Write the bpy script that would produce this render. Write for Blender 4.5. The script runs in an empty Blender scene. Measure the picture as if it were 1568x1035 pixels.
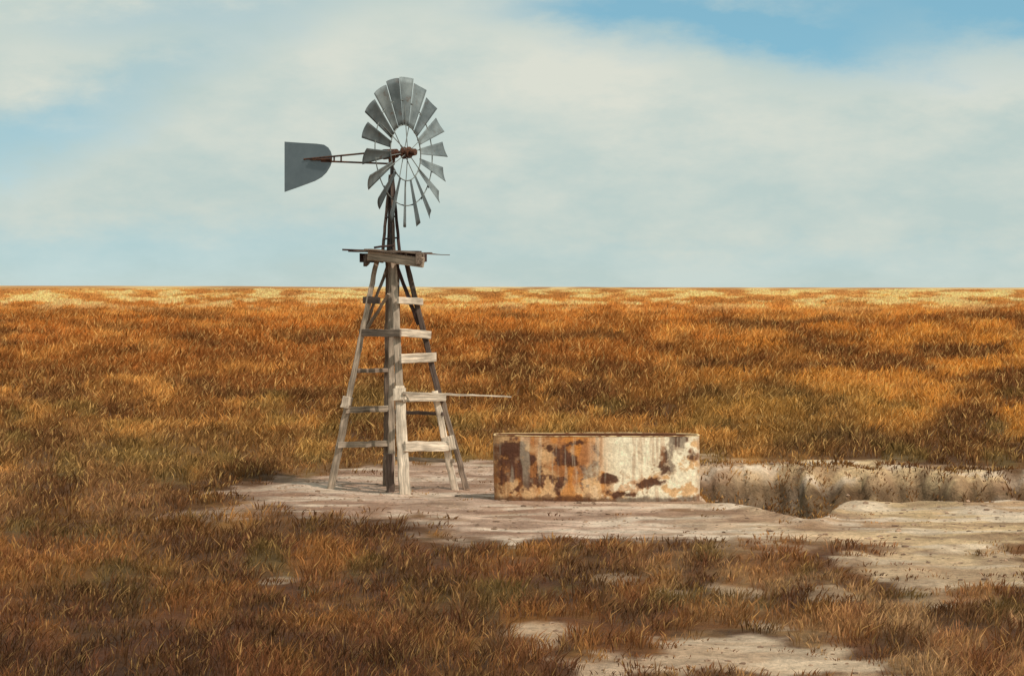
import bpy, math, numpy as np
from mathutils import Vector, Matrix
rng=np.random.default_rng(7)
F=3484.4; HC=3.3; HZ=441.0
scene=bpy.context.scene
scene.view_settings.view_transform='Standard'
scene.view_settings.look='None'
scene.view_settings.exposure=0

# ---------------------------------------------------------------- helpers
def lin(c):
    c=np.asarray(c,float)/255.0
    return np.where(c<=0.04045,c/12.92,((c+0.055)/1.055)**2.4)
TAB=rng.random((8,256,256))
def vnoise(x,y,s=0):
    x=np.asarray(x,float);y=np.asarray(y,float)
    xi=np.floor(x).astype(int);yi=np.floor(y).astype(int)
    fx=x-xi;fy=y-yi
    fx=fx*fx*(3-2*fx);fy=fy*fy*(3-2*fy)
    T=TAB[s%8]
    a=T[xi&255,yi&255];b=T[(xi+1)&255,yi&255];c=T[xi&255,(yi+1)&255];d=T[(xi+1)&255,(yi+1)&255]
    return (a*(1-fx)+b*fx)*(1-fy)+(c*(1-fx)+d*fx)*fy
def fbm(x,y,o=4,s=0):
    r=0;a=0.5;t=0
    x=np.asarray(x,float);y=np.asarray(y,float)
    for i in range(o):
        r=r+a*vnoise(x*2**i+17.3*i,y*2**i+9.1*i,s+i);t+=a;a*=0.5
    return r/t
def sst(x,a,b):
    t=np.clip((x-a)/(b-a),0,1);return t*t*(3-2*t)
def gY(py): return F*HC/(py-HZ)
def G(px,py):
    Y=gY(py);return ((px-784)*Y/F,Y)
def poly_sd(X,Y,pts):
    X=np.asarray(X);Y=np.asarray(Y)
    d=np.full(X.shape,1e9);ins=np.zeros(X.shape,bool)
    n=len(pts)
    for i in range(n):
        x0,y0=pts[i];x1,y1=pts[(i+1)%n]
        ex,ey=x1-x0,y1-y0
        t=np.clip(((X-x0)*ex+(Y-y0)*ey)/(ex*ex+ey*ey),0,1)
        d=np.minimum(d,np.hypot(X-x0-t*ex,Y-y0-t*ey))
        c=((y0>Y)!=(y1>Y))&(X<(x1-x0)*(Y-y0)/((y1-y0) if y1!=y0 else 1e-9)+x0)
        ins^=c
    return np.where(ins,d,-d)
# ---------------------------------------------------------------- terrain definition
SAND=[G(*p) for p in [(300,760),(410,744),(470,732),(520,720),(600,716),(700,710),(755,708),(1072,704),(1110,698),(1200,708),(1300,704),(1400,712),(1500,720),(1800,738),(1800,812),(1600,826),(1500,842),(1400,856),(1340,866),(1290,840),(1200,832),(1130,842),(1020,838),(940,828),(860,822),(780,842),(720,820),(640,798),(540,792),(430,784),(350,775)]]
PATCH=[(835,985,42,20,.9),(1000,1015,90,16,.95),(1120,1000,110,24,1.),(1250,1015,95,24,.95),(1410,880,44,20,.9),(1500,862,100,18,.95),(1370,862,55,14,.9),(1530,888,70,14,.85),(1440,915,55,10,.6),(905,1030,44,12,.85),(940,885,26,7,.4),(430,885,22,8,.45),(1020,905,34,8,.5),(1130,900,36,8,.5),(1270,905,30,8,.5),(1330,1010,40,10,.5),(330,790,70,8,.5),(1180,955,40,8,.5)]
def near_edge(X): return 34.9-0.1*(X-3)*0.3-2.6*np.exp(-((X-4.25)/0.55)**2)+0.6*(fbm(X*1.3,X*0+3.1,4,2)-.5)
def far_edge(X): return 42.0-0.42*(X-3.4)+2.4*(fbm(X*1.3,X*0+7.7,4,3)-.5)
def ditch(X,Y):
    m=sst(X,2.9,3.7)
    gul=.8*(fbm(X*3.2,Y*.8,4,6)-.5)
    a=sst(Y-near_edge(X)+.4*(fbm(X*3,Y*2,3,2)-.5),0,0.75);b=sst(far_edge(X)-Y+gul,0,1.35)
    return m*a*b
def sandmask(X,Y,soft=0.):
    w=(fbm(X*0.9,Y*0.45,4,1)-.5)*2.6+(fbm(X*3,Y*1.6,4,4)-.5)*1.8
    m=sst(poly_sd(X,Y,SAND)+w,-0.45-soft,0.75)
    for (px,py,rx,ry,s) in PATCH:
        cx,cy=G(px,py);k=cy/F
        RX=rx*k;RY=abs(gY(py-ry)-gY(py+ry))/2
        q=np.hypot((X-cx)/RX,(Y-cy)/RY)+(fbm(X*2.6,Y*1.8,4,5)-.5)*2.6
        m=np.maximum(m,s*sst(-q,-1.45-soft*.4,-0.6))
    return m
def height(X,Y):
    near=np.exp(-(np.maximum(Y-60,0)/60)**2)
    z=0.12*(fbm(X*0.35,Y*0.35,3,0)-.5)*near+0.08*(fbm(X*1.7,Y*1.7,4,2)-.5)*near
    z=z*sst(np.hypot(X-1.3,Y-35.6),1.2,2.6)*0.8+z*0.2
    rim=sst(X,2.7,3.6)*(np.exp(-((Y-far_edge(X)-.25)/.4)**2)*0.10+np.exp(-((Y-near_edge(X)+.3)/.4)**2)*0.05)
    z=z+rim
    d=ditch(X,Y)
    z=z-d*(0.80+0.35*(fbm(X*1.5,Y*1.5,3,3)-.5))
    z=z+.14*(fbm(X*4,Y*3,4,1)-.5)*np.clip(d*6,0,1)
    far=sst(Y,350,1800)
    z=z+far*(3.2+1.6*sst(-X/np.maximum(Y,1),-.25,.25)+2.2*(fbm(X/170.,Y/400.,4,4)-.5))
    return z
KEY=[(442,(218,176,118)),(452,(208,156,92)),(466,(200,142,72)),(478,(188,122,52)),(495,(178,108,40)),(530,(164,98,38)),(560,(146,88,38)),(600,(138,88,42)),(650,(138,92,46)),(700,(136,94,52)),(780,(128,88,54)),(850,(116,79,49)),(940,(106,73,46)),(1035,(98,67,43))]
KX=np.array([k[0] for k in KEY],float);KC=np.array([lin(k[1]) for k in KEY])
def base_col(X,Y):
    X=np.asarray(X,float);Y=np.asarray(Y,float)
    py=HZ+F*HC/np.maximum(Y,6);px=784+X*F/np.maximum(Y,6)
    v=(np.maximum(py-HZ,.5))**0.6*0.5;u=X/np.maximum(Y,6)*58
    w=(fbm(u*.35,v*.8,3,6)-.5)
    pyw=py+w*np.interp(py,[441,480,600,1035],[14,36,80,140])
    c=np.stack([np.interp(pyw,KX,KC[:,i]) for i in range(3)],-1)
    def mixc(c,t,f): return c*(1-f[...,None])+lin(t)*f[...,None]
    n1=fbm(u,v*1.6,4,1);n2=fbm(u*.6+40,v*1.1,4,3);n3=fbm(u*1.6,v*2.4,4,5)
    # broad darker and paler bands across the field colour
    bd=fbm(u*.16+3,v*1.5,3,7)
    c=c*(1+.55*(bd-.5)*2*.7)[...,None]
    c=mixc(c,(206,136,48),0.6*sst(px,850,1300)*sst(py,475,500)*(1-sst(py,640,720))*sst(n2,.4,.6))
    c=mixc(c,(206,142,66),.55*sst(n1,.52,.70)*(1-sst(py,640,900)*.5))
    c=mixc(c,(92,58,34),.75*sst(1-n2,.49,.66)*sst(py,470,500))
    c=mixc(c,(104,60,30),.5*sst(fbm(u*.9+7,v*2.2,3,0),.50,.60)*sst(py,465,485)*(1-sst(py,600,700)))
    f=sst(py,440,446)*(1-sst(py,466,488))
    c=mixc(c,(232,196,136),f*.65*sst(n3,.48,.60)); c=mixc(c,(160,98,46),f*.55*sst(1-n3,.50,.62))
    g=.5*sst(fbm(u*.8+90,v*1.2,3,2),.55,.68)*sst(py,570,620)*(1-sst(py,900,1000))
    g=np.maximum(g,.65*np.exp(-((px-215)/75)**2-((py-700)/22)**2))
    g=np.maximum(g,.5*np.exp(-((px-1180)/130)**2-((py-625)/40)**2))
    c=mixc(c,(128,108,56),g*.75)
    c=mixc(c,(76,60,38),.6*np.exp(-((px-1250)/100)**2-((py-660)/28)**2))
    c=mixc(c,(86,56,38),.5*sst(py,800,1000)*(1-sst(px,100,900)))  # dark vignette corner at near left, put into the field colour
    c=mixc(c,(186,144,100),.6*sst(py,800,850)*sst(px,800,1400)*sst(n1,.45,.57))
    c=mixc(c,(150,92,46),.45*sst(py,800,850)*sst(n2,.5,.62))
    c=mixc(c,(120,72,50),.35*sst(py,800,850)*sst(n3,.5,.6))
    return c
def mesh_from(name,V,Fq=None,mat=None,smooth=True):
    me=bpy.data.meshes.new(name)
    V=np.asarray(V,np.float32)
    me.vertices.add(len(V));me.vertices.foreach_set('co',V.ravel())
    Fq=np.asarray(Fq,np.int32);k=Fq.shape[1]
    me.loops.add(Fq.size);me.loops.foreach_set('vertex_index',Fq.ravel())
    me.polygons.add(len(Fq));me.polygons.foreach_set('loop_start',np.arange(len(Fq),dtype=np.int32)*k)
    me.polygons.foreach_set('loop_total',np.full(len(Fq),k,np.int32))
    me.polygons.foreach_set('use_smooth',np.full(len(Fq),smooth))
    me.update(calc_edges=True)
    if mat: me.materials.append(mat)
    ob=bpy.data.objects.new(name,me);scene.collection.objects.link(ob)
    return ob
def set_col(ob,C,nm='Col'):
    a=ob.data.color_attributes.new(nm,'FLOAT_COLOR','POINT')
    C=np.concatenate([np.asarray(C,np.float32),np.ones((len(C),1),np.float32)],1)
    a.data.foreach_set('color',C.ravel())
# ---------------------------------------------------------------- materials
def newmat(n):
    m=bpy.data.materials.new(n);m.use_nodes=True;nt=m.node_tree
    b=nt.nodes['Principled BSDF'];b.inputs['Specular IOR Level'].default_value=0.15;b.inputs['Roughness'].default_value=.9
    return m,nt,b
def N(nt,t,**k):
    n=nt.nodes.new(t)
    for a,b in k.items(): setattr(n,a,b)
    return n
def mrange(nt,src,a,b,c,d):
    r=N(nt,'ShaderNodeMapRange');nt.links.new(src,r.inputs[0])
    for i,v in zip((1,2,3,4),(a,b,c,d)): r.inputs[i].default_value=v
    return r.outputs[0]
def vmul(nt,col,fac):
    m=N(nt,'ShaderNodeVectorMath',operation='SCALE');nt.links.new(col,m.inputs[0]);nt.links.new(fac,m.inputs['Scale']);return m.outputs[0]
def noise(nt,vec,scale,detail=6,rough=.6):
    n=N(nt,'ShaderNodeTexNoise');n.inputs['Scale'].default_value=scale;n.inputs['Detail'].default_value=detail;n.inputs['Roughness'].default_value=rough
    if vec is not None: nt.links.new(vec,n.inputs['Vector'])
    return n.outputs[0]
def math2(nt,op,a,b):
    m=N(nt,'ShaderNodeMath',operation=op)
    for i,v in enumerate((a,b)):
        if v is None: continue
        if isinstance(v,(int,float)): m.inputs[i].default_value=v
        else: nt.links.new(v,m.inputs[i])
    return m.outputs[0]
# ground
mg,nt,b=newmat('soil_and_sand')
at=N(nt,'ShaderNodeVertexColor',layer_name='Col');geo=N(nt,'ShaderNodeNewGeometry')
n1=noise(nt,geo.outputs['Position'],2.2,8,.65);n2=noise(nt,geo.outputs['Position'],14,8,.7)
f=math2(nt,'MULTIPLY',mrange(nt,n1,.3,.7,.74,1.24),mrange(nt,n2,.3,.7,.72,1.28))
nt.links.new(vmul(nt,at.outputs[0],f),b.inputs['Base Color'])
bp=N(nt,'ShaderNodeBump');bp.inputs['Strength'].default_value=.9;bp.inputs['Distance'].default_value=.10
nt.links.new(math2(nt,'ADD',n2,n1),bp.inputs['Height']);nt.links.new(bp.outputs[0],b.inputs['Normal'])
# grass
mgr=bpy.data.materials.new('dry_grass_blades');mgr.use_nodes=True;nt=mgr.node_tree;nt.nodes.clear()
out=N(nt,'ShaderNodeOutputMaterial');d=N(nt,'ShaderNodeBsdfDiffuse');t=N(nt,'ShaderNodeBsdfTranslucent');mx=N(nt,'ShaderNodeMixShader');mx.inputs[0].default_value=.35
at=N(nt,'ShaderNodeVertexColor',layer_name='Col')
nt.links.new(at.outputs[0],d.inputs[0]);nt.links.new(at.outputs[0],t.inputs[0]);nt.links.new(d.outputs[0],mx.inputs[1]);nt.links.new(t.outputs[0],mx.inputs[2]);nt.links.new(mx.outputs[0],out.inputs[0])
# wood: grain runs along the stored board coordinate
mw,nt,b=newmat('weathered_wood')
at=N(nt,'ShaderNodeVertexColor',layer_name='Col');bc=N(nt,'ShaderNodeAttribute',attribute_name='bco')
mp=N(nt,'ShaderNodeMapping');mp.inputs['Scale'].default_value=(38,38,2.2);nt.links.new(bc.outputs['Vector'],mp.inputs[0])
mp2=N(nt,'ShaderNodeMapping');mp2.inputs['Scale'].default_value=(6,6,2.5);nt.links.new(bc.outputs['Vector'],mp2.inputs[0])
g1=noise(nt,mp.outputs[0],1,6,.65);g2=noise(nt,mp2.outputs[0],1,5,.6)
f=math2(nt,'MULTIPLY',mrange(nt,g1,.35,.65,.5,1.3),mrange(nt,g2,.3,.7,.6,1.35))
nt.links.new(vmul(nt,at.outputs[0],f),b.inputs['Base Color'])
bp=N(nt,'ShaderNodeBump');bp.inputs['Strength'].default_value=.8;bp.inputs['Distance'].default_value=.012
nt.links.new(g1,bp.inputs['Height']);nt.links.new(bp.outputs[0],b.inputs['Normal'])
# metal
def metal(n,c1,c2,rust,ra,rb,sc=5,met=.5):
    m,nt,b=newmat(n);tc=N(nt,'ShaderNodeTexCoord')
    a=noise(nt,tc.outputs['Object'],sc,6,.65);r=noise(nt,tc.outputs['Object'],sc*2.3,7,.7)
    mix=N(nt,'ShaderNodeMix',data_type='RGBA');mix.inputs[6].default_value=(*lin(c1),1);mix.inputs[7].default_value=(*lin(c2),1)
    nt.links.new(mrange(nt,a,.35,.65,0,1),mix.inputs[0])
    mix2=N(nt,'ShaderNodeMix',data_type='RGBA');mix2.inputs[7].default_value=(*lin(rust),1);nt.links.new(mix.outputs[2],mix2.inputs[6])
    nt.links.new(mrange(nt,r,ra,rb,0,1),mix2.inputs[0]);nt.links.new(mix2.outputs[2],b.inputs['Base Color'])
    b.inputs['Metallic'].default_value=met;b.inputs['Roughness'].default_value=.6;b.inputs['Specular IOR Level'].default_value=.4
    return m
m_blade=metal('galvanised_sheet',(94,101,102),(138,145,144),(96,76,62),.58,.72,3,.15)
m_blade2=metal('galvanised_sheet_dull',(72,79,80),(104,111,112),(80,62,52),.56,.72,3,.15)
m_vane=metal('vane_sheet',(116,127,133),(130,141,146),(110,92,80),.68,.82,2.5,.1)
m_rust=metal('rusty_iron',(86,54,40),(124,80,54),(60,40,32),.45,.6,9,.2)
m_dark=metal('dark_iron',(62,54,52),(92,82,78),(88,56,40),.55,.7,9,.3)
m_ring=metal('wire_steel',(110,112,108),(140,142,136),(92,72,60),.6,.75,6,.2)

# ---------------------------------------------------------------- ground sheet
def axis(core0,core1,step,lo,hi,g=1.09):
    a=list(np.arange(core0,core1+1e-6,step));s=step;v=a[-1]
    while v<hi: s*=g;v+=s;a.append(v)
    s=step;v=a[0];pre=[]
    while v>lo: s*=g;v-=s;pre.append(v)
    return np.array(pre[::-1]+a)
gx=axis(-8,11,.07,-5000,5000);gy=axis(17,45,.07,-400,9000,1.035)
XX,YY=np.meshgrid(gx,gy);X=XX.ravel();Y=YY.ravel()
Z=height(X,Y);sm=sandmask(X,Y);dt=ditch(X,Y)
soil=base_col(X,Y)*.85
nf=fbm(X*.8,Y*.5,4,3)
ea=sst(X,1,6)[:,None]
sand=lin((208,172,148))*(1-ea)+lin((228,190,144))*ea
sand=sand*(.70+.6*fbm(X*1.1,Y*.7,4,6))[:,None]
f=sst(nf,.50,.62)[:,None]*.55;sand=sand*(1-f)+lin((160,116,90))*f
s2=fbm(X*.7,Y*2.6,5,2);f=sst(s2,.55,.63)[:,None]*.5;sand=sand*(1-f)+lin((136,98,74))*f
f=sst(1-s2,.54,.66)[:,None]*.65;sand=sand*(1-f)+lin((242,216,190))*f
wl=sst(-X,2.6,5.0)[:,None]*.6;sand=sand*(1-wl)+lin((142,102,74))*wl
fg=(1-sst(Y,27,31))[:,None]*.5;sand=sand*(1-fg)+lin((222,188,150))*fg*(.6+.8*fbm(X*1.5,Y*1.2,4,3))[:,None]
smc=sm*(.7+.3*sst(fbm(X*2,Y*2,3,0),.3,.5))
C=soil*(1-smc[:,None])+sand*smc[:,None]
st=fbm(X*4.0,Y*.9,5,5)
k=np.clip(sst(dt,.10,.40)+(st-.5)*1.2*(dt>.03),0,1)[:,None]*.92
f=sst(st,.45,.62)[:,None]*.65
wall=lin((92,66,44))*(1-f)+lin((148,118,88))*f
dp=sst(dt,.5,.95)[:,None];wall=wall*(1-.55*dp)  # shading at the hollow's base, painted into the wall colour
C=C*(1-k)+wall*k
ny,nx=XX.shape;idx=np.arange(nx*ny).reshape(ny,nx)
Q=np.stack([idx[:-1,:-1],idx[:-1,1:],idx[1:,1:],idx[1:,:-1]],-1).reshape(-1,4)
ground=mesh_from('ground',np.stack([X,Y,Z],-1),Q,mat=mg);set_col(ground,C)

# ---------------------------------------------------------------- grass
NC=98000
p=.4;Y0,Y1=16.5,1100
cy=(Y0**p+rng.random(NC)*(Y1**p-Y0**p))**(1/p)
cx=(rng.random(NC)-.5)*cy*.60
ex=rng.uniform(3,11,7000);ey=rng.uniform(31.5,43.5,7000);dd=ditch(ex,ey)
kk=(dd>.05)&(rng.random(7000)<.12+.6*sst(dd,.5,.9))|((dd<=.05)&(np.abs(ey-far_edge(ex)-.35)<.5)&(rng.random(7000)<.3))
nE=int(kk.sum());force=np.r_[np.zeros(NC,bool),np.ones(nE,bool)]
cx=np.r_[cx,ex[kk]];cy=np.r_[cy,ey[kk]];NT=len(cx)
sm=sandmask(cx,cy,.9);dt=ditch(cx,cy)
lim=np.where(cy>30,.985,.95)
keep=(rng.random(NT)>sm**.9*lim)|force
tank=(np.abs(cx-1.3)<1.85)&(np.abs(cy-35.65)<.75);keep&=~tank
den=fbm(cx*1.2,cy*1.2,3,7);keep&=(rng.random(NT)<sst(den,.18,.42)*.75+.25)
cx,cy,sm,dt,force=cx[keep],cy[keep],sm[keep],dt[keep],force[keep];n=len(cx)
NB=10
bx=np.repeat(cx,NB);by=np.repeat(cy,NB);M=len(bx)
clh=np.repeat(.5+1.0*fbm(cx*.5,cy*.5,3,5)**1.0*rng.uniform(.6,1.4,n),NB)*np.repeat(1-.65*sm*(~force)-.45*force,NB)
clc=np.repeat(rng.normal(1,.2,n).clip(.5,1.6)*np.where(force,.85,1),NB)
spread=np.clip(.08+by*.0012,0,.8)
ang=rng.random(M)*2*np.pi;rad=np.sqrt(rng.random(M))*spread
px_=bx+np.cos(ang)*rad*1.3;py_=by+np.sin(ang)*rad
hgt=(.145+np.clip((by-30)/260,0,.55))*clh*rng.uniform(.4,1.25,M)
leanx=np.cos(ang)*rng.uniform(.1,.8,M)+.16+rng.normal(0,.25,M);leany=np.sin(ang)*rng.uniform(.1,.7,M)
wd=.00024*by*rng.uniform(.5,1.5,M)+.0009
fa=rng.uniform(-.9,.9,M);wx=np.cos(fa)*wd;wy=np.sin(fa)*wd
z0=height(px_,py_)-.015
V=np.empty((M,4,3),np.float32)
V[:,0]=np.stack([px_,py_,z0],-1)
mxp=px_+leanx*hgt*.35;myp=py_+leany*hgt*.35;mz=z0+hgt*.58
V[:,1]=np.stack([mxp-wx,myp-wy,mz],-1);V[:,3]=np.stack([mxp+wx,myp+wy,mz],-1)
V[:,2]=np.stack([px_+leanx*hgt,py_+leany*hgt,z0+hgt],-1)
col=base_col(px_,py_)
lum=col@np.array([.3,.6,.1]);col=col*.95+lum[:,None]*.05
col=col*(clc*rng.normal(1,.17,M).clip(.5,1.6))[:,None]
hi=(rng.random(M)<.15)[:,None]*(.25+.4*rng.random(M))[:,None]*(by<300)[:,None]
hi=hi*np.where(by<33,.6,1)[:,None]
col=col*(1-hi)+lin((226,178,110))*hi
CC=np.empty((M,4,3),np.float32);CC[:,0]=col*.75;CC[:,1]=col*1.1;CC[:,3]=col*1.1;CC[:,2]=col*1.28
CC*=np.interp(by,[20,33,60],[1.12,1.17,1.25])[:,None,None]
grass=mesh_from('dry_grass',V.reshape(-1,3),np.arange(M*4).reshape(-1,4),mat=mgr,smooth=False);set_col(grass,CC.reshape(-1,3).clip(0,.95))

# ---------------------------------------------------------------- part builders
def empty(n,loc):
    e=bpy.data.objects.new(n,None);e.location=loc;scene.collection.objects.link(e);e.empty_display_size=.3;return e
def parent(o,p):
    o.parent=p;o.matrix_parent_inverse=Matrix.Translation(-Vector(p.location))
WC=dict(light=(216,195,172),mid=(176,156,136),dull=(146,126,110),dark=(110,92,82),vdark=(80,62,58))  # wood tone per beam; the light one has sunlight put into its colour
def beam(name,p0,p1,w,d,par,tone='mid',side=None,taper=1.,jit=.004,bend=0.,mat=None):
    p0=Vector(p0);p1=Vector(p1);ax=(p1-p0);L=ax.length;ax.normalize()
    if side is None: side=Vector((1,0,0)) if abs(ax.x)<.7 else Vector((0,0,1))
    s=Vector(side);s=(s-ax*s.dot(ax)).normalized();t=ax.cross(s)
    nseg=max(3,int(L/.12));c=min(w,d)*.14
    prof=[(-w/2+c,-d/2),(w/2-c,-d/2),(w/2,-d/2+c),(w/2,d/2-c),(w/2-c,d/2),(-w/2+c,d/2),(-w/2,d/2-c),(-w/2,-d/2+c)]
    V=[];B=[];off=rng.random(3)*20
    wob=rng.normal(0,jit,(nseg+1,2));br=rng.normal(0,1,2)
    for i in range(nseg+1):
        f=i/nseg;k=1+(taper-1)*f
        o=p0+ax*(L*f)+s*(wob[i,0]+bend*math.sin(math.pi*f)*br[0])+t*(wob[i,1]+bend*math.sin(math.pi*f)*br[1])
        for (a,b_) in prof:
            e=rng.normal(0,jit*.5,2)
            V.append(tuple(o+s*(a*k+e[0])+t*(b_*k+e[1])));B.append((a+off[0],b_+off[1],L*f+off[2]))
    Fs=[]
    for i in range(nseg):
        for j in range(8):
            Fs.append((i*8+j,i*8+(j+1)%8,(i+1)*8+(j+1)%8,(i+1)*8+j))
    me=bpy.data.meshes.new(name);me.from_pydata(V,[],Fs+[tuple(range(7,-1,-1)),tuple(range(nseg*8,nseg*8+8))]);me.update()
    me.materials.append(mat or mw)
    a=me.attributes.new('bco','FLOAT_VECTOR','POINT');a.data.foreach_set('vector',np.array(B,np.float32).ravel())
    o=bpy.data.objects.new(name,me);scene.collection.objects.link(o)
    c=lin(WC[tone])*rng.uniform(.85,1.15);set_col(o,np.tile(c,(len(V),1)))
    parent(o,par);return o
def rod(name,p0,p1,r,par,mat,r1=None,n=10):
    p0=Vector(p0);p1=Vector(p1);ax=(p1-p0).normalized();s=ax.orthogonal().normalized();t=ax.cross(s);r1=r if r1 is None else r1
    V=[];
    for q,rr in ((p0,r),(p1,r1)):
        for i in range(n):
            a=2*math.pi*i/n;V.append(tuple(q+s*math.cos(a)*rr+t*math.sin(a)*rr))
    Fs=[(i,(i+1)%n,n+(i+1)%n,n+i) for i in range(n)]+[tuple(range(n-1,-1,-1)),tuple(range(n,2*n))]
    me=bpy.data.meshes.new(name);me.from_pydata(V,[],Fs);me.update();me.materials.append(mat)
    o=bpy.data.objects.new(name,me);scene.collection.objects.link(o);parent(o,par);return o
def ringo(name,c,u,v,R,r,par,mat,n=64):
    V=[];c=Vector(c);u=Vector(u);v=Vector(v);w=u.cross(v)
    for i in range(n):
        a=2*math.pi*i/n;dr=u*math.cos(a)+v*math.sin(a)
        for j in range(6):
            b_=2*math.pi*j/6;V.append(tuple(c+dr*(R+r*math.cos(b_))+w*(r*math.sin(b_))))
    Fs=[(i*6+j,((i+1)%n)*6+j,((i+1)%n)*6+(j+1)%6,i*6+(j+1)%6) for i in range(n) for j in range(6)]
    me=bpy.data.meshes.new(name);me.from_pydata(V,[],Fs);me.update();me.materials.append(mat)
    o=bpy.data.objects.new(name,me);scene.collection.objects.link(o);parent(o,par);return o

# ---------------------------------------------------------------- windmill
TX,TY=-1.911,37.2
wm=empty('windmill',(TX,TY,0))
foot={'L':(TX-1.08,TY+.38),'R':(TX+1.07,TY+.02),'F':(TX+.20,TY-.85),'B':(TX-.18,TY+.80)}
PX,PY,PZ=-1.975,37.2,3.80
top={'L':(PX-.225,PY+.04),'R':(PX+.225,PY+.0),'F':(PX+.045,PY-.21),'B':(PX-.05,PY+.21)}
def leg(k,z):
    f=z/PZ;return Vector((foot[k][0]*(1-f)+top[k][0]*f,foot[k][1]*(1-f)+top[k][1]*f,z))
def gz(x,y): return float(height(np.array([x]),np.array([y]))[0])
def leg0(k): 
    x,y=foot[k];g=gz(x,y)-.06;return leg(k,g)
beam('leg_left_lower',leg0('L'),leg('L',1.5),.12,.11,wm,'mid',bend=.01)
beam('leg_left_upper',leg('L',1.38)+Vector((.0,-.09,0)),leg('L',3.86)+Vector((0,-.02,0)),.10,.09,wm,'mid',taper=.8)
beam('leg_back_lower',leg0('B'),leg('B',3.84),.13,.11,wm,'dull',taper=.75)
beam('leg_front_lower',leg0('F'),leg('F',1.72),.19,.13,wm,'light',taper=.82)
beam('leg_front_upper',leg('F',1.55)+Vector((-.01,.10,0)),leg('F',3.86),.13,.10,wm,'mid',taper=.75)
beam('leg_right_lower',leg0('R')+Vector((-.09,0,0)),leg('R',1.62)+Vector((-.03,-.04,0)),.12,.10,wm,'light',taper=.85)
beam('leg_right_brace',leg0('R')+Vector((.10,.10,0)),leg('R',1.5)+Vector((.05,.08,0)),.10,.09,wm,'dull',taper=.8)
beam('leg_right_upper',leg('R',1.42)+Vector((.02,.0,0)),leg('R',3.86),.10,.09,wm,'dark',taper=.8)
beam('pump_post',(TX-.05,TY-.1,.0),(PX+.0,PY-.02,3.8),.11,.10,wm,'mid',taper=.8)
beam('pump_post_side',(TX+.08,TY+.1,.0),(PX+.10,PY+.06,3.8),.05,.05,wm,'dull')
beam('footing_post',(TX-.06,TY-.35,-.05),(TX-.07,TY-.35,.62),.13,.11,wm,'dark')
beam('splice_front',leg('F',1.50)+Vector((.0,-.085,0)),leg('F',1.69)+Vector((.0,-.085,0)),.21,.05,wm,'light')
beam('splice_left',leg('L',1.34)+Vector((-.03,-.16,0)),leg('L',1.52)+Vector((-.03,-.16,0)),.14,.05,wm,'light')
beam('splice_right',leg('R',.66)+Vector((.0,-.10,0)),leg('R',.88)+Vector((.0,-.10,0)),.20,.06,wm,'light')
def rung(n,a,b_,z,h,ov0=.04,ov1=.04,tone='mid',off=(0,-.08,0),dz=0,th=.035):
    A=leg(a,z);B_=leg(b_,z+dz);dv=(B_-A).normalized()
    beam(n,A-dv*ov0+Vector(off),B_+dv*ov1+Vector(off),h,th,wm,tone,side=(0,0,1),jit=.003)
for i,z in enumerate((.72,1.30,1.94)): rung('rung_left_%d'%(i+1),'L','B',z,.10 if i<2 else .07,.03,.02,'mid' if i<2 else 'dull',dz=.0)
rung('rung_left_4','L','F',2.57,.12,.06,.10,'dull',off=(0,-.085,0),dz=0)
rung('rung_left_5','L','F',3.10,.11,.12,-.36,'dark',off=(0,-.075,0))
for i,(z,h) in enumerate(((.77,.16),(1.54,.13),(2.16,.15),(2.59,.13),(3.10,.11))):
    rung('step_board_%d'%(i+1),'F','R',z,h,.0,.10 if i else -.1,'light',off=(.04,-.10,0),dz=-.02+.03*((i*7)%3-1),th=.05)
rung('rung_back_1','B','R',.48,.06,.02,.02,'mid')
rung('rung_back_2','B','R',1.25,.06,.02,.02,'dark')
beam('diagonal_left',leg('L',2.6)+Vector((.05,-.05,0)),leg('F',3.2)+Vector((-.1,-.03,0)),.05,.03,wm,'mid')
beam('diagonal_left_low',leg('L',2.62)+Vector((.02,.02,0)),leg('B',3.7)+Vector((0,-.03,0)),.05,.03,wm,'dull')
beam('diagonal_right',leg('F',3.7)+Vector((.03,.05,0)),leg('R',2.7)+Vector((-.04,.02,0)),.06,.04,wm,'vdark')
beam('furl_pole',leg('F',1.60)+Vector((.05,-.14,.02)),(-.01,36.6,1.555),.045,.035,wm,'light',taper=.45,jit=.002)
# platform
zp=3.86
a=math.radians(-14);u=Vector((math.cos(a),math.sin(a),0));v=Vector((-u.y,u.x,0));pc=Vector((PX,PY,zp))
def pp(x,y,z): return pc+u*x+v*y+Vector((0,0,z))
beam('platform_bearer_back',pp(-.64,.34,-.06),pp(.50,.34,-.06),.15,.07,wm,'vdark',side=(0,0,1))
beam('platform_bearer_front',pp(-.27,-.38,-.03),pp(.66,-.38,-.15),.16,.09,wm,'mid',side=(0,0,1))
beam('platform_joist_left',pp(-.30,-.32,-.08),pp(-.58,.42,-.12),.17,.07,wm,'dark',side=(0,0,1))
beam('platform_joist_right',pp(.62,-.52,-.10),pp(.42,.40,-.06),.16,.09,wm,'dull',side=(0,0,1))
for i,(x0,y0,z0_,x1,y1,z1) in enumerate(((-.30,-.46,.06,.66,-.42,.0),(.30,-.30,.02,1.04,-.16,-.03),(-.5,-.24,.045,.74,-.20,.0),(-.66,-.08,.05,.50,-.06,.02),(-.84,.06,.07,.45,.10,.03),(-.80,.25,.05,.42,.28,.03),(-.76,.42,.055,.36,.43,.03))):
    beam('platform_plank_%d'%(i+1),pp(x0,y0,z0_),pp(x1,y1,z1),.14,.028,wm,'vdark' if i>2 else ('dull' if i==0 else 'dark'),side=v,jit=.003,taper=.35 if i==1 else .95)
beam('platform_offcut',pp(-.20,-.30,.10),pp(.12,-.22,.13),.10,.03,wm,'vdark',side=v)
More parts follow.
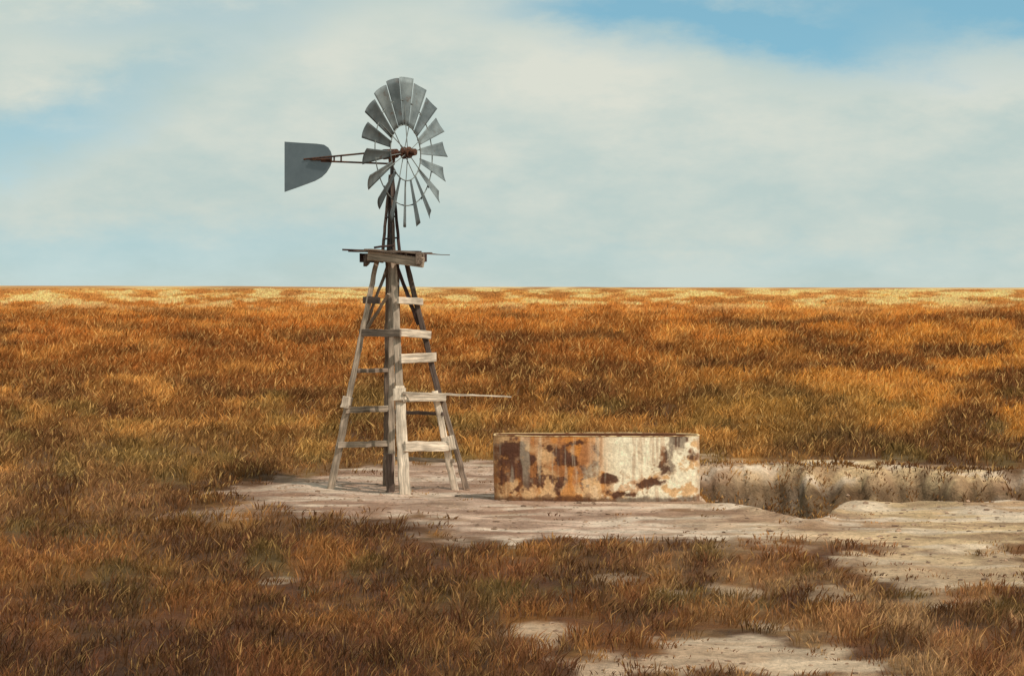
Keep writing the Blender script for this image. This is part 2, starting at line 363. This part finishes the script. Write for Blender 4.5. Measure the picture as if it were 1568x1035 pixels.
# upper mast frame
zt=5.15
for k_,(dx,dy) in {'left':(-.155,.03),'right':(.15,0),'front':(.06,-.15),'back':(-.06,.15)}.items():
    beam('mast_leg_'+k_,(PX+dx,PY+dy,zp-.15),(PX+dx*.16,PY+dy*.2,zt),.055,.05,wm,'dark' if k_!='right' else 'vdark',taper=.7,jit=.002)
for i,(z,h) in enumerate(((4.1,.12),(4.45,.09),(4.8,.05))):
    rod('mast_tie_%d'%(i+1),(PX-h,PY,z),(PX+h,PY-.02,z+.02),.014,wm,m_dark)
    rod('mast_tie_cross_%d'%(i+1),(PX,PY-h,z),(PX,PY+h,z),.014,wm,m_dark)
rod('mast_pipe',(PX,PY,3.7),(PX+.01,PY,5.45),.026,wm,m_dark)
rod('pump_rod',(PX+.035,PY-.03,.8),(PX+.035,PY-.03,5.4),.012,wm,m_dark)
# head, hub, wheel
th=math.radians(60);nrm=Vector((math.sin(th),-math.cos(th),0.035)).normalized()
aa=Vector((math.cos(th),math.sin(th),0)).normalized();up=aa.cross(nrm)*-1
if up.z<0: up=-up
head=Vector((PX+.01,PY,5.49));WCn=head+nrm*.27
rod('gear_case',head-nrm*.16,head+nrm*.10,.085,wm,m_rust,.075,14)
rod('gear_neck',head+Vector((0,0,-.18)),head,.05,wm,m_rust,.065,12)
rod('hub_shaft',head,WCn+nrm*.14,.042,wm,m_rust,n=14)
rod('hub_boss_rear',WCn-nrm*.05,WCn-nrm*.02,.10,wm,m_rust,n=18)
rod('hub_boss_front',WCn+nrm*.05,WCn+nrm*.08,.095,wm,m_rust,n=18)
rod('hub_cap',WCn+nrm*.12,WCn+nrm*.19,.062,wm,m_rust,.055,16)
R=1.225
ringo('wheel_ring_inner',WCn,aa,up,.455,.010,wm,m_ring);ringo('wheel_ring_outer',WCn-nrm*.03,aa,up,.86,.009,wm,m_ring)
for i in range(6):
    a0=2*math.pi*(i+.3)/6
    for s_ in (-1,1):
        dr=aa*math.cos(a0+s_*.16)+up*math.sin(a0+s_*.16)
        rod('wheel_spoke_%d'%(i*2+(s_>0)+1),WCn+nrm*.035*s_+dr*.07,WCn-nrm*.03+dr*.88,.0075,wm,m_ring,n=6)
beta=math.radians(21)
for i in range(18):
    ph=2*math.pi*(i+.28)/18
    r_=aa*math.cos(ph)+up*math.sin(ph);t_=aa*math.sin(ph)-up*math.cos(ph)
    bt=beta+rng.normal(0,.04);w_=t_*math.cos(bt)+nrm*math.sin(bt);bn=r_.cross(w_)
    V=[];nu,nv=8,7;r1=R+rng.normal(0,.01);r0=.45
    for iu in range(nu+1):
        f=iu/nu;rr=r0+(r1-r0)*f;ch=.10+(.275-.10)*f
        for iv in range(nv+1):
            g=iv/nv-.5;cam=.07*ch*(1-4*g*g)
            V.append(tuple(WCn+r_*(rr-.012*(abs(g)*2)**3*(f==1))+w_*(g*ch)+bn*cam))
    Fs=[(q*(nv+1)+j,q*(nv+1)+j+1,(q+1)*(nv+1)+j+1,(q+1)*(nv+1)+j) for q in range(nu) for j in range(nv)]
    me=bpy.data.meshes.new('wheel_blade_%d'%(i+1));me.from_pydata(V,[],Fs);me.update()
    me.polygons.foreach_set('use_smooth',[True]*len(Fs));me.materials.append(m_blade if rng.random()<.6 else m_blade2)
    o=bpy.data.objects.new(me.name,me);scene.collection.objects.link(o)
    so=o.modifiers.new('s','SOLIDIFY');so.thickness=.005;so.offset=0;parent(o,wm)
    rod('blade_bracket_%d'%(i+1),WCn-nrm*.03+r_*.86-w_*.08,WCn-nrm*.03+r_*.86+w_*.08,.008,wm,m_dark,n=6)
# tail: bones and vane
tl=Vector((-math.sin(th),math.cos(th),0)).normalized()
rod('tail_bone_upper',head+tl*.05+Vector((0,0,.05)),head+tl*1.75+Vector((0,0,-.04)),.016,wm,m_rust)
rod('tail_bone_lower',head+tl*.05+Vector((0,0,-.16)),head+tl*1.40+Vector((0,0,-.08)),.016,wm,m_rust)
for i,(q,za,zb) in enumerate(((.52,.03,-.14),(1.0,.01,-.11),(1.14,.0,-.1))):
    rod('tail_strut_%d'%(i+1),head+tl*q+Vector((0,0,za)),head+tl*q+Vector((0,0,zb)),.014,wm,m_rust)
rod('tail_spring',head+tl*.1+Vector((0,0,-.05)),head+tl*.52+Vector((0,0,-.03)),.02,wm,m_dark)
sc=1/(93.66*math.sin(th))
ol=[(503,238),(501,231),(497,225),(490,220.5),(478,218.5),(450,216),(425,213.5),(425,252),(425,291),(450,283.5),(475,275.5),(486,270),(494,263),(500,254),(503,246)]
def vp(px,py,o=0): return head+tl*((599-px)*sc)+Vector((0,0,(238-py)/93.66*1.02))+aa*o
V=[tuple(vp(*q_,.006)) for q_ in ol]+[tuple(vp(*q_,-.006)) for q_ in ol];n_=len(ol)
me=bpy.data.meshes.new('tail_vane');me.from_pydata(V,[],[tuple(range(n_)),tuple(range(2*n_-1,n_-1,-1))]+[(i,n_+i,n_+(i+1)%n_,(i+1)%n_) for i in range(n_)]);me.update();me.materials.append(m_vane)
o=bpy.data.objects.new('tail_vane',me);scene.collection.objects.link(o);parent(o,wm)
rod('vane_clamp',vp(503,243,-.02),vp(468,243,-.02),.022,wm,m_rust,.008)

# ---------------------------------------------------------------- stock tank
TKX,TKY=1.32,35.60;A_,B_=1.60,.43;H_=1.0
tk=empty('stock_tank',(TKX,TKY,0))
nt_,nz=700,150
def sup(th,a,b_,e): 
    c,s=np.cos(th),np.sin(th);return a*np.sign(c)*np.abs(c)**(2/e),b_*np.sign(s)*np.abs(s)**(2/e)
dn=np.linspace(0,2*np.pi,40001);ex,ey=sup(dn,A_,B_,7.0)
ey=ey*(1-.30*(ex/A_)**2)
L=np.concatenate([[0],np.cumsum(np.hypot(np.diff(ex),np.diff(ey)))])
tt=np.linspace(0,L[-1],nt_,endpoint=False)
ox=np.interp(tt,L,ex);oy=np.interp(tt,L,ey)
zs=np.linspace(-.05,H_,nz)
SZ=np.tile(zs[:,None],(1,nt_))
tx=np.roll(ox,-1)-np.roll(ox,1);ty=np.roll(oy,-1)-np.roll(oy,1);q=np.hypot(tx,ty)+1e-9;nrx=ty/q;nry=-tx/q
bul=.045*(fbm(ox[None,:]*1.6+5+SZ*0,SZ*1.8+oy[None,:]*3,4,2)-.5)+.012*(fbm(ox[None,:]*7+5+SZ*0,SZ*7+oy[None,:]*3,3,4)-.5)
bul=bul*(1-sst(SZ,.85,1.0)*.7)
SX=ox[None,:]+nrx*bul;SY=oy[None,:]+nry*bul
edge=(fbm(ox[None,:]*1.7+9,oy[None,:]*1.5,4,4)-.5)
SZ2=SZ+sst(SZ,.8,1.0)*.025*edge
Vo=np.stack([SX,SY,SZ2],-1).reshape(-1,3)
idx=np.arange(nz*nt_).reshape(nz,nt_);nxt=np.roll(idx,-1,1)
Qo=np.stack([idx[:-1],nxt[:-1],nxt[1:],idx[1:]],-1).reshape(-1,4)
back=(oy>0)[None,:]*9.0
x=SX+0*SZ;z=SZ
wxx=x+.12*(fbm(x*5+back,z*5+3,4,2)-.5);wzz=z+.12*(fbm(x*5+30+back,z*5,4,5)-.5)
nA=fbm(wxx*2.2+3+back,wzz*2.6,6,1);nB=fbm(wxx*5+11+back,wzz*6,5,3);nC=fbm(wxx*9+back,wzz*3,5,6);strk=fbm(x*16+back,z*1.2,4,5)
fine=fbm(x*26+back,z*22,4,2)
rust=lin((172,110,64));tan=lin((218,174,126));cream=lin((240,224,194));dk=lin((78,47,35));org=lin((202,130,62))
def blend(c,t,f): f=np.clip(f,0,1)[...,None];return c*(1-f)+t*f
c=np.ones(x.shape+(3,))*tan
east=sst(x,-.25,.4)
c=blend(c,rust,(1-east)*(.8*sst(nA,.42,.58)+.15))
c=blend(c,tan*1.05,sst(.34-z+.7*(nB-.5),0,.12)*.8)
c=blend(c,org,.8*sst(nC+.1*(fine-.5),.5,.58)*np.exp(-((x+.15)/.5)**2))
c=blend(c,org,.55*sst(nC+.2*(fine-.5),.58,.64)*(1-east))
c=blend(c,cream,east*sst(nA+.3*(fine-.5)*.5+.30*np.exp(-((x-.65)/.55)**2-((z-.68)/.34)**2),.40,.46)*.95)
c=blend(c,cream*.85,.7*sst(nB+.3*(fine-.5),.60,.66)*(1-east)*sst(z,.1,.3))
c=blend(c,org*.85,.55*sst(nB+.2*(fine-.5),.57,.62)*east*sst(.5-z,0,.2))
def blob(cx,cz,rx,rz): return np.exp(-((wxx-cx)/rx)**2-((wzz-cz)/rz)**2)
dsum=0
for (cx_,cz_,rx,rz,am) in ((-1.28,.80,.22,.16,1),(-1.05,.50,.34,.22,.9),(-.75,.83,.34,.15,.9),(-.45,.62,.28,.2,.8),(-1.0,.22,.4,.12,.8),(-.35,.9,.3,.06,.9),(-1.48,.35,.12,.4,.8),(1.22,.88,.2,.15,1.1),(1.48,.75,.1,.25,.6),(.22,.36,.24,.07,1.1),(.85,.28,.32,.07,1.0),(.45,.12,.3,.06,.9),(1.1,.5,.12,.1,.6),(-.62,.35,.35,.12,.8)):
    dsum=np.maximum(dsum,am*blob(cx_,cz_,rx,rz))
fld=dsum*.55+(nB-.5)*1.1+(nC-.5)*.5+(fine-.5)*.45
c=blend(c,rust*.55,sst(fld,.24,.34)*.6)
c=blend(c,dk,sst(fld,.34,.46)*.88)
c=blend(c,dk*1.5,(1-east)*.6*sst(nB+.25*(fine-.5),.57,.62))
c=blend(c,rust*.8,.4*sst(strk,.54,.66)*sst(nA,.4,.6))
c=blend(c,cream*.8,.3*sst(1-strk,.55,.68)*sst(z,.1,.5))
c=blend(c,dk,sst(.10+.10*(nC-.5)-z,0,.06)*.8)  # uneven shadow along the tank's foot, painted into its colour
c=blend(c,rust*.8,sst(np.abs(x),1.50,1.58)*.4)
c=c*(.78+.52*fine)[...,None]
mt,nt,b=newmat('peeling_painted_steel')
at=N(nt,'ShaderNodeVertexColor',layer_name='Col');tc=N(nt,'ShaderNodeTexCoord')
nn=noise(nt,tc.outputs['Object'],30,7,.7);nt.links.new(vmul(nt,at.outputs[0],mrange(nt,nn,.3,.7,.78,1.24)),b.inputs['Base Color'])
bp=N(nt,'ShaderNodeBump');bp.inputs['Strength'].default_value=.7;bp.inputs['Distance'].default_value=.015;nt.links.new(nn,bp.inputs['Height']);nt.links.new(bp.outputs[0],b.inputs['Normal']);b.inputs['Roughness'].default_value=.85
def place(o): 
    o.parent=tk
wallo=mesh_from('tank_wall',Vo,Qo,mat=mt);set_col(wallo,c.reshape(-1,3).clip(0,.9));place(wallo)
k2=[(.0,0),(.006,.003),(.004,.012),(-.02,.012),(-.03,.0),(-.03,-.75)]
Vi=[]
for d_,dz in k2: Vi.append(np.stack([SX[-1]+nrx*d_,SY[-1]+nry*d_,SZ2[-1]+dz],-1))
nk=len(k2);Vi=np.concatenate(Vi);idx=np.arange(nk*nt_).reshape(nk,nt_);nxt=np.roll(idx,-1,1)
Qi=np.stack([idx[:-1],nxt[:-1],nxt[1:],idx[1:]],-1).reshape(-1,4)
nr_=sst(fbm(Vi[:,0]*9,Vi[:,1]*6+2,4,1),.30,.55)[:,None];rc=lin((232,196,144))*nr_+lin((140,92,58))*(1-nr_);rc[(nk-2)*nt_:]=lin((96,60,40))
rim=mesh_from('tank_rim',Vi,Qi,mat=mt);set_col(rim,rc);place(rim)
me=bpy.data.meshes.new('tank_silt');me.from_pydata([(float(a*.985),float(b_*.96),.55) for a,b_ in zip(ox,oy)],[],[tuple(range(nt_))]);me.update();me.materials.append(m_rust)
o=bpy.data.objects.new('tank_silt',me);scene.collection.objects.link(o);place(o)

# ---------------------------------------------------------------- clods and stones on the bare ground
V=[];Fs=[];Cc=[];cnt=0
ico=[(0,0,1),(.89,0,.45),(.28,.85,.45),(-.72,.53,.45),(-.72,-.53,.45),(.28,-.85,.45),(.72,.53,-.45),(-.28,.85,-.45),(-.89,0,-.45),(-.28,-.85,-.45),(.72,-.53,-.45),(0,0,-1)]
icf=[(0,1,2),(0,2,3),(0,3,4),(0,4,5),(0,5,1),(1,6,2),(2,7,3),(3,8,4),(4,9,5),(5,10,1),(6,7,2),(7,8,3),(8,9,4),(9,10,5),(10,6,1),(6,11,7),(7,11,8),(8,11,9),(9,11,10),(10,11,6)]
X=rng.uniform(-6,9.5,12000);Y=rng.uniform(19,42,12000);s_=sandmask(X,Y);kk=(s_>.5);X=X[kk][:2400];Y=Y[kk][:2400];Zs=height(X,Y)
for x_,y_,z_ in zip(X,Y,Zs):
    r=float(rng.choice([.01,.014,.022,.035],p=[.45,.35,.16,.04]));sq=rng.uniform(.4,.8)
    j=rng.uniform(.7,1.3,(12,1));P=np.array(ico)*j*r*np.array([1.5,1,sq])+np.array([x_,y_,z_+r*.2])
    V.append(P);Fs.append(np.array(icf)+cnt);cnt+=12;Cc.append(np.tile(lin((184,150,124))*rng.uniform(.6,1.3),(12,1)))
st=mesh_from('soil_clods',np.concatenate(V),np.concatenate(Fs),mat=mg,smooth=False);set_col(st,np.concatenate(Cc))

# ---------------------------------------------------------------- sky
SUN_EL,SUN_AZ=50.,132.
w=bpy.data.worlds.new('World');scene.world=w;w.use_nodes=True;nt=w.node_tree;nt.nodes.clear()
wo=N(nt,'ShaderNodeOutputWorld');bg=N(nt,'ShaderNodeBackground');bg.inputs[1].default_value=.1;nt.links.new(bg.outputs[0],wo.inputs[0])
sk=N(nt,'ShaderNodeTexSky');sk.sky_type='NISHITA';sk.sun_disc=False;sk.sun_elevation=math.radians(SUN_EL);sk.sun_rotation=math.radians(SUN_AZ);sk.dust_density=.6;sk.ozone_density=1.2
tc=N(nt,'ShaderNodeTexCoord');sx=N(nt,'ShaderNodeSeparateXYZ');nt.links.new(tc.outputs['Generated'],sx.inputs[0])
cb=N(nt,'ShaderNodeCombineXYZ');nt.links.new(sx.outputs[0],cb.inputs[0]);nt.links.new(sx.outputs[1],cb.inputs[1])
nt.links.new(math2(nt,'ADD',math2(nt,'MULTIPLY',sx.outputs[2],1.5),.28),cb.inputs[2])
vn=N(nt,'ShaderNodeVectorMath',operation='NORMALIZE');nt.links.new(cb.outputs[0],vn.inputs[0]);nt.links.new(vn.outputs[0],sk.inputs[0])
az=math2(nt,'ARCTAN2',sx.outputs[0],sx.outputs[1]);el=math2(nt,'ARCSINE',sx.outputs[2],None)
U=math2(nt,'MULTIPLY',az,F/100);Vv=math2(nt,'MULTIPLY',el,F/100)
cv=N(nt,'ShaderNodeCombineXYZ');nt.links.new(U,cv.inputs[0]);nt.links.new(Vv,cv.inputs[1])
mpn=N(nt,'ShaderNodeMapping');mpn.inputs['Scale'].default_value=(.28,.55,1);mpn.inputs['Rotation'].default_value=(0,0,-.25);nt.links.new(cv.outputs[0],mpn.inputs[0])
nw=noise(nt,mpn.outputs[0],1.0,6,.55)
mpn2=N(nt,'ShaderNodeMapping');mpn2.inputs['Scale'].default_value=(.5,1.1,1);mpn2.inputs['Location'].default_value=(7,3,0);nt.links.new(cv.outputs[0],mpn2.inputs[0])
nw2=noise(nt,mpn2.outputs[0],1.0,8,.62)
wv=math2(nt,'MULTIPLY',math2(nt,'SUBTRACT',nw2,.5),1.5)
wu=math2(nt,'MULTIPLY',math2(nt,'SUBTRACT',nw,.5),2.4)
Uw=math2(nt,'ADD',U,wu);Vw=math2(nt,'ADD',Vv,wv)
def gb(px,py,rx,ry,rot=0,amp=1.):
    u0=(px-784)/100;v0=(HZ-py)/100;c_,s_=math.cos(rot),math.sin(rot)
    du=math2(nt,'SUBTRACT',Uw,u0);dv=math2(nt,'SUBTRACT',Vw,v0)
    a=math2(nt,'ADD',math2(nt,'MULTIPLY',du,c_*100/rx),math2(nt,'MULTIPLY',dv,s_*100/rx))
    b=math2(nt,'ADD',math2(nt,'MULTIPLY',du,-s_*100/ry),math2(nt,'MULTIPLY',dv,c_*100/ry))
    r=math2(nt,'ADD',math2(nt,'MULTIPLY',a,a),math2(nt,'MULTIPLY',b,b))
    return math2(nt,'MULTIPLY',math2(nt,'EXPONENT',math2(nt,'MULTIPLY',r,-1),None),amp)
def addall(l):
    r=l[0]
    for q in l[1:]: r=math2(nt,'ADD',r,q)
    return r
blue=addall([gb(1500,0,420,80,.0,1.1),gb(1150,55,270,54,-.15,.95),gb(880,10,140,35,0,.55),gb(1560,45,120,40,0,.3),
  gb(20,225,150,60,.3,.50),gb(230,140,220,40,.45,.36),gb(300,25,240,40,.1,.42),gb(120,390,400,60,0,.34),gb(1250,400,600,45,0,.20),gb(500,360,200,50,0,.12)])
hi_=mrange(nt,Vv,5.5,12,0,1);rest=math2(nt,'MULTIPLY',mrange(nt,nw,.45,.6,0,.7),hi_)
bf=math2(nt,'ADD',blue,rest)
bf=mrange(nt,bf,.08,1.12,.0,1.0)
hsv=N(nt,'ShaderNodeVectorMath',operation='MULTIPLY');nt.links.new(sk.outputs[0],hsv.inputs[0]);hsv.inputs[1].default_value=(1.8,2.3,1.75)
def rgb(c,m=10): return (*[float(v)*m for v in lin(c)],1)
cl=N(nt,'ShaderNodeMix',data_type='RGBA');cl.inputs[6].default_value=rgb((188,206,202));cl.inputs[7].default_value=rgb((219,222,210))
white=addall([mrange(nt,nw2,.38,.65,0,.6),gb(900,100,170,55,-.2,.6),gb(1480,120,180,45,0,.65),gb(560,60,250,60,0,.35),gb(60,110,90,50,0,.45),gb(850,180,500,90,0,.35)])
nt.links.new(mrange(nt,white,0,1.1,0,1),cl.inputs[0])
mxs=N(nt,'ShaderNodeMix',data_type='RGBA');nt.links.new(bf,mxs.inputs[0]);nt.links.new(cl.outputs[2],mxs.inputs[6]);nt.links.new(hsv.outputs[0],mxs.inputs[7])
nt.links.new(mxs.outputs[2],bg.inputs[0])
# sun
sd=bpy.data.lights.new('sun','SUN');sd.energy=3.2;sd.angle=math.radians(1.5);sd.color=(1,.93,.82)
so=bpy.data.objects.new('sun',sd);scene.collection.objects.link(so)
el_,az_=math.radians(SUN_EL),math.radians(SUN_AZ)
dirv=Vector((math.sin(az_)*math.cos(el_),math.cos(az_)*math.cos(el_),math.sin(el_)))
so.rotation_euler=dirv.to_track_quat('Z','Y').to_euler()
# camera
cd=bpy.data.cameras.new('camera');cd.lens=80;cd.sensor_width=36;cd.shift_y=-76.5/1568;cd.clip_end=20000
co=bpy.data.objects.new('camera',cd);co.location=(0,0,HC);co.rotation_euler=(math.radians(90),0,0);scene.collection.objects.link(co);scene.camera=co
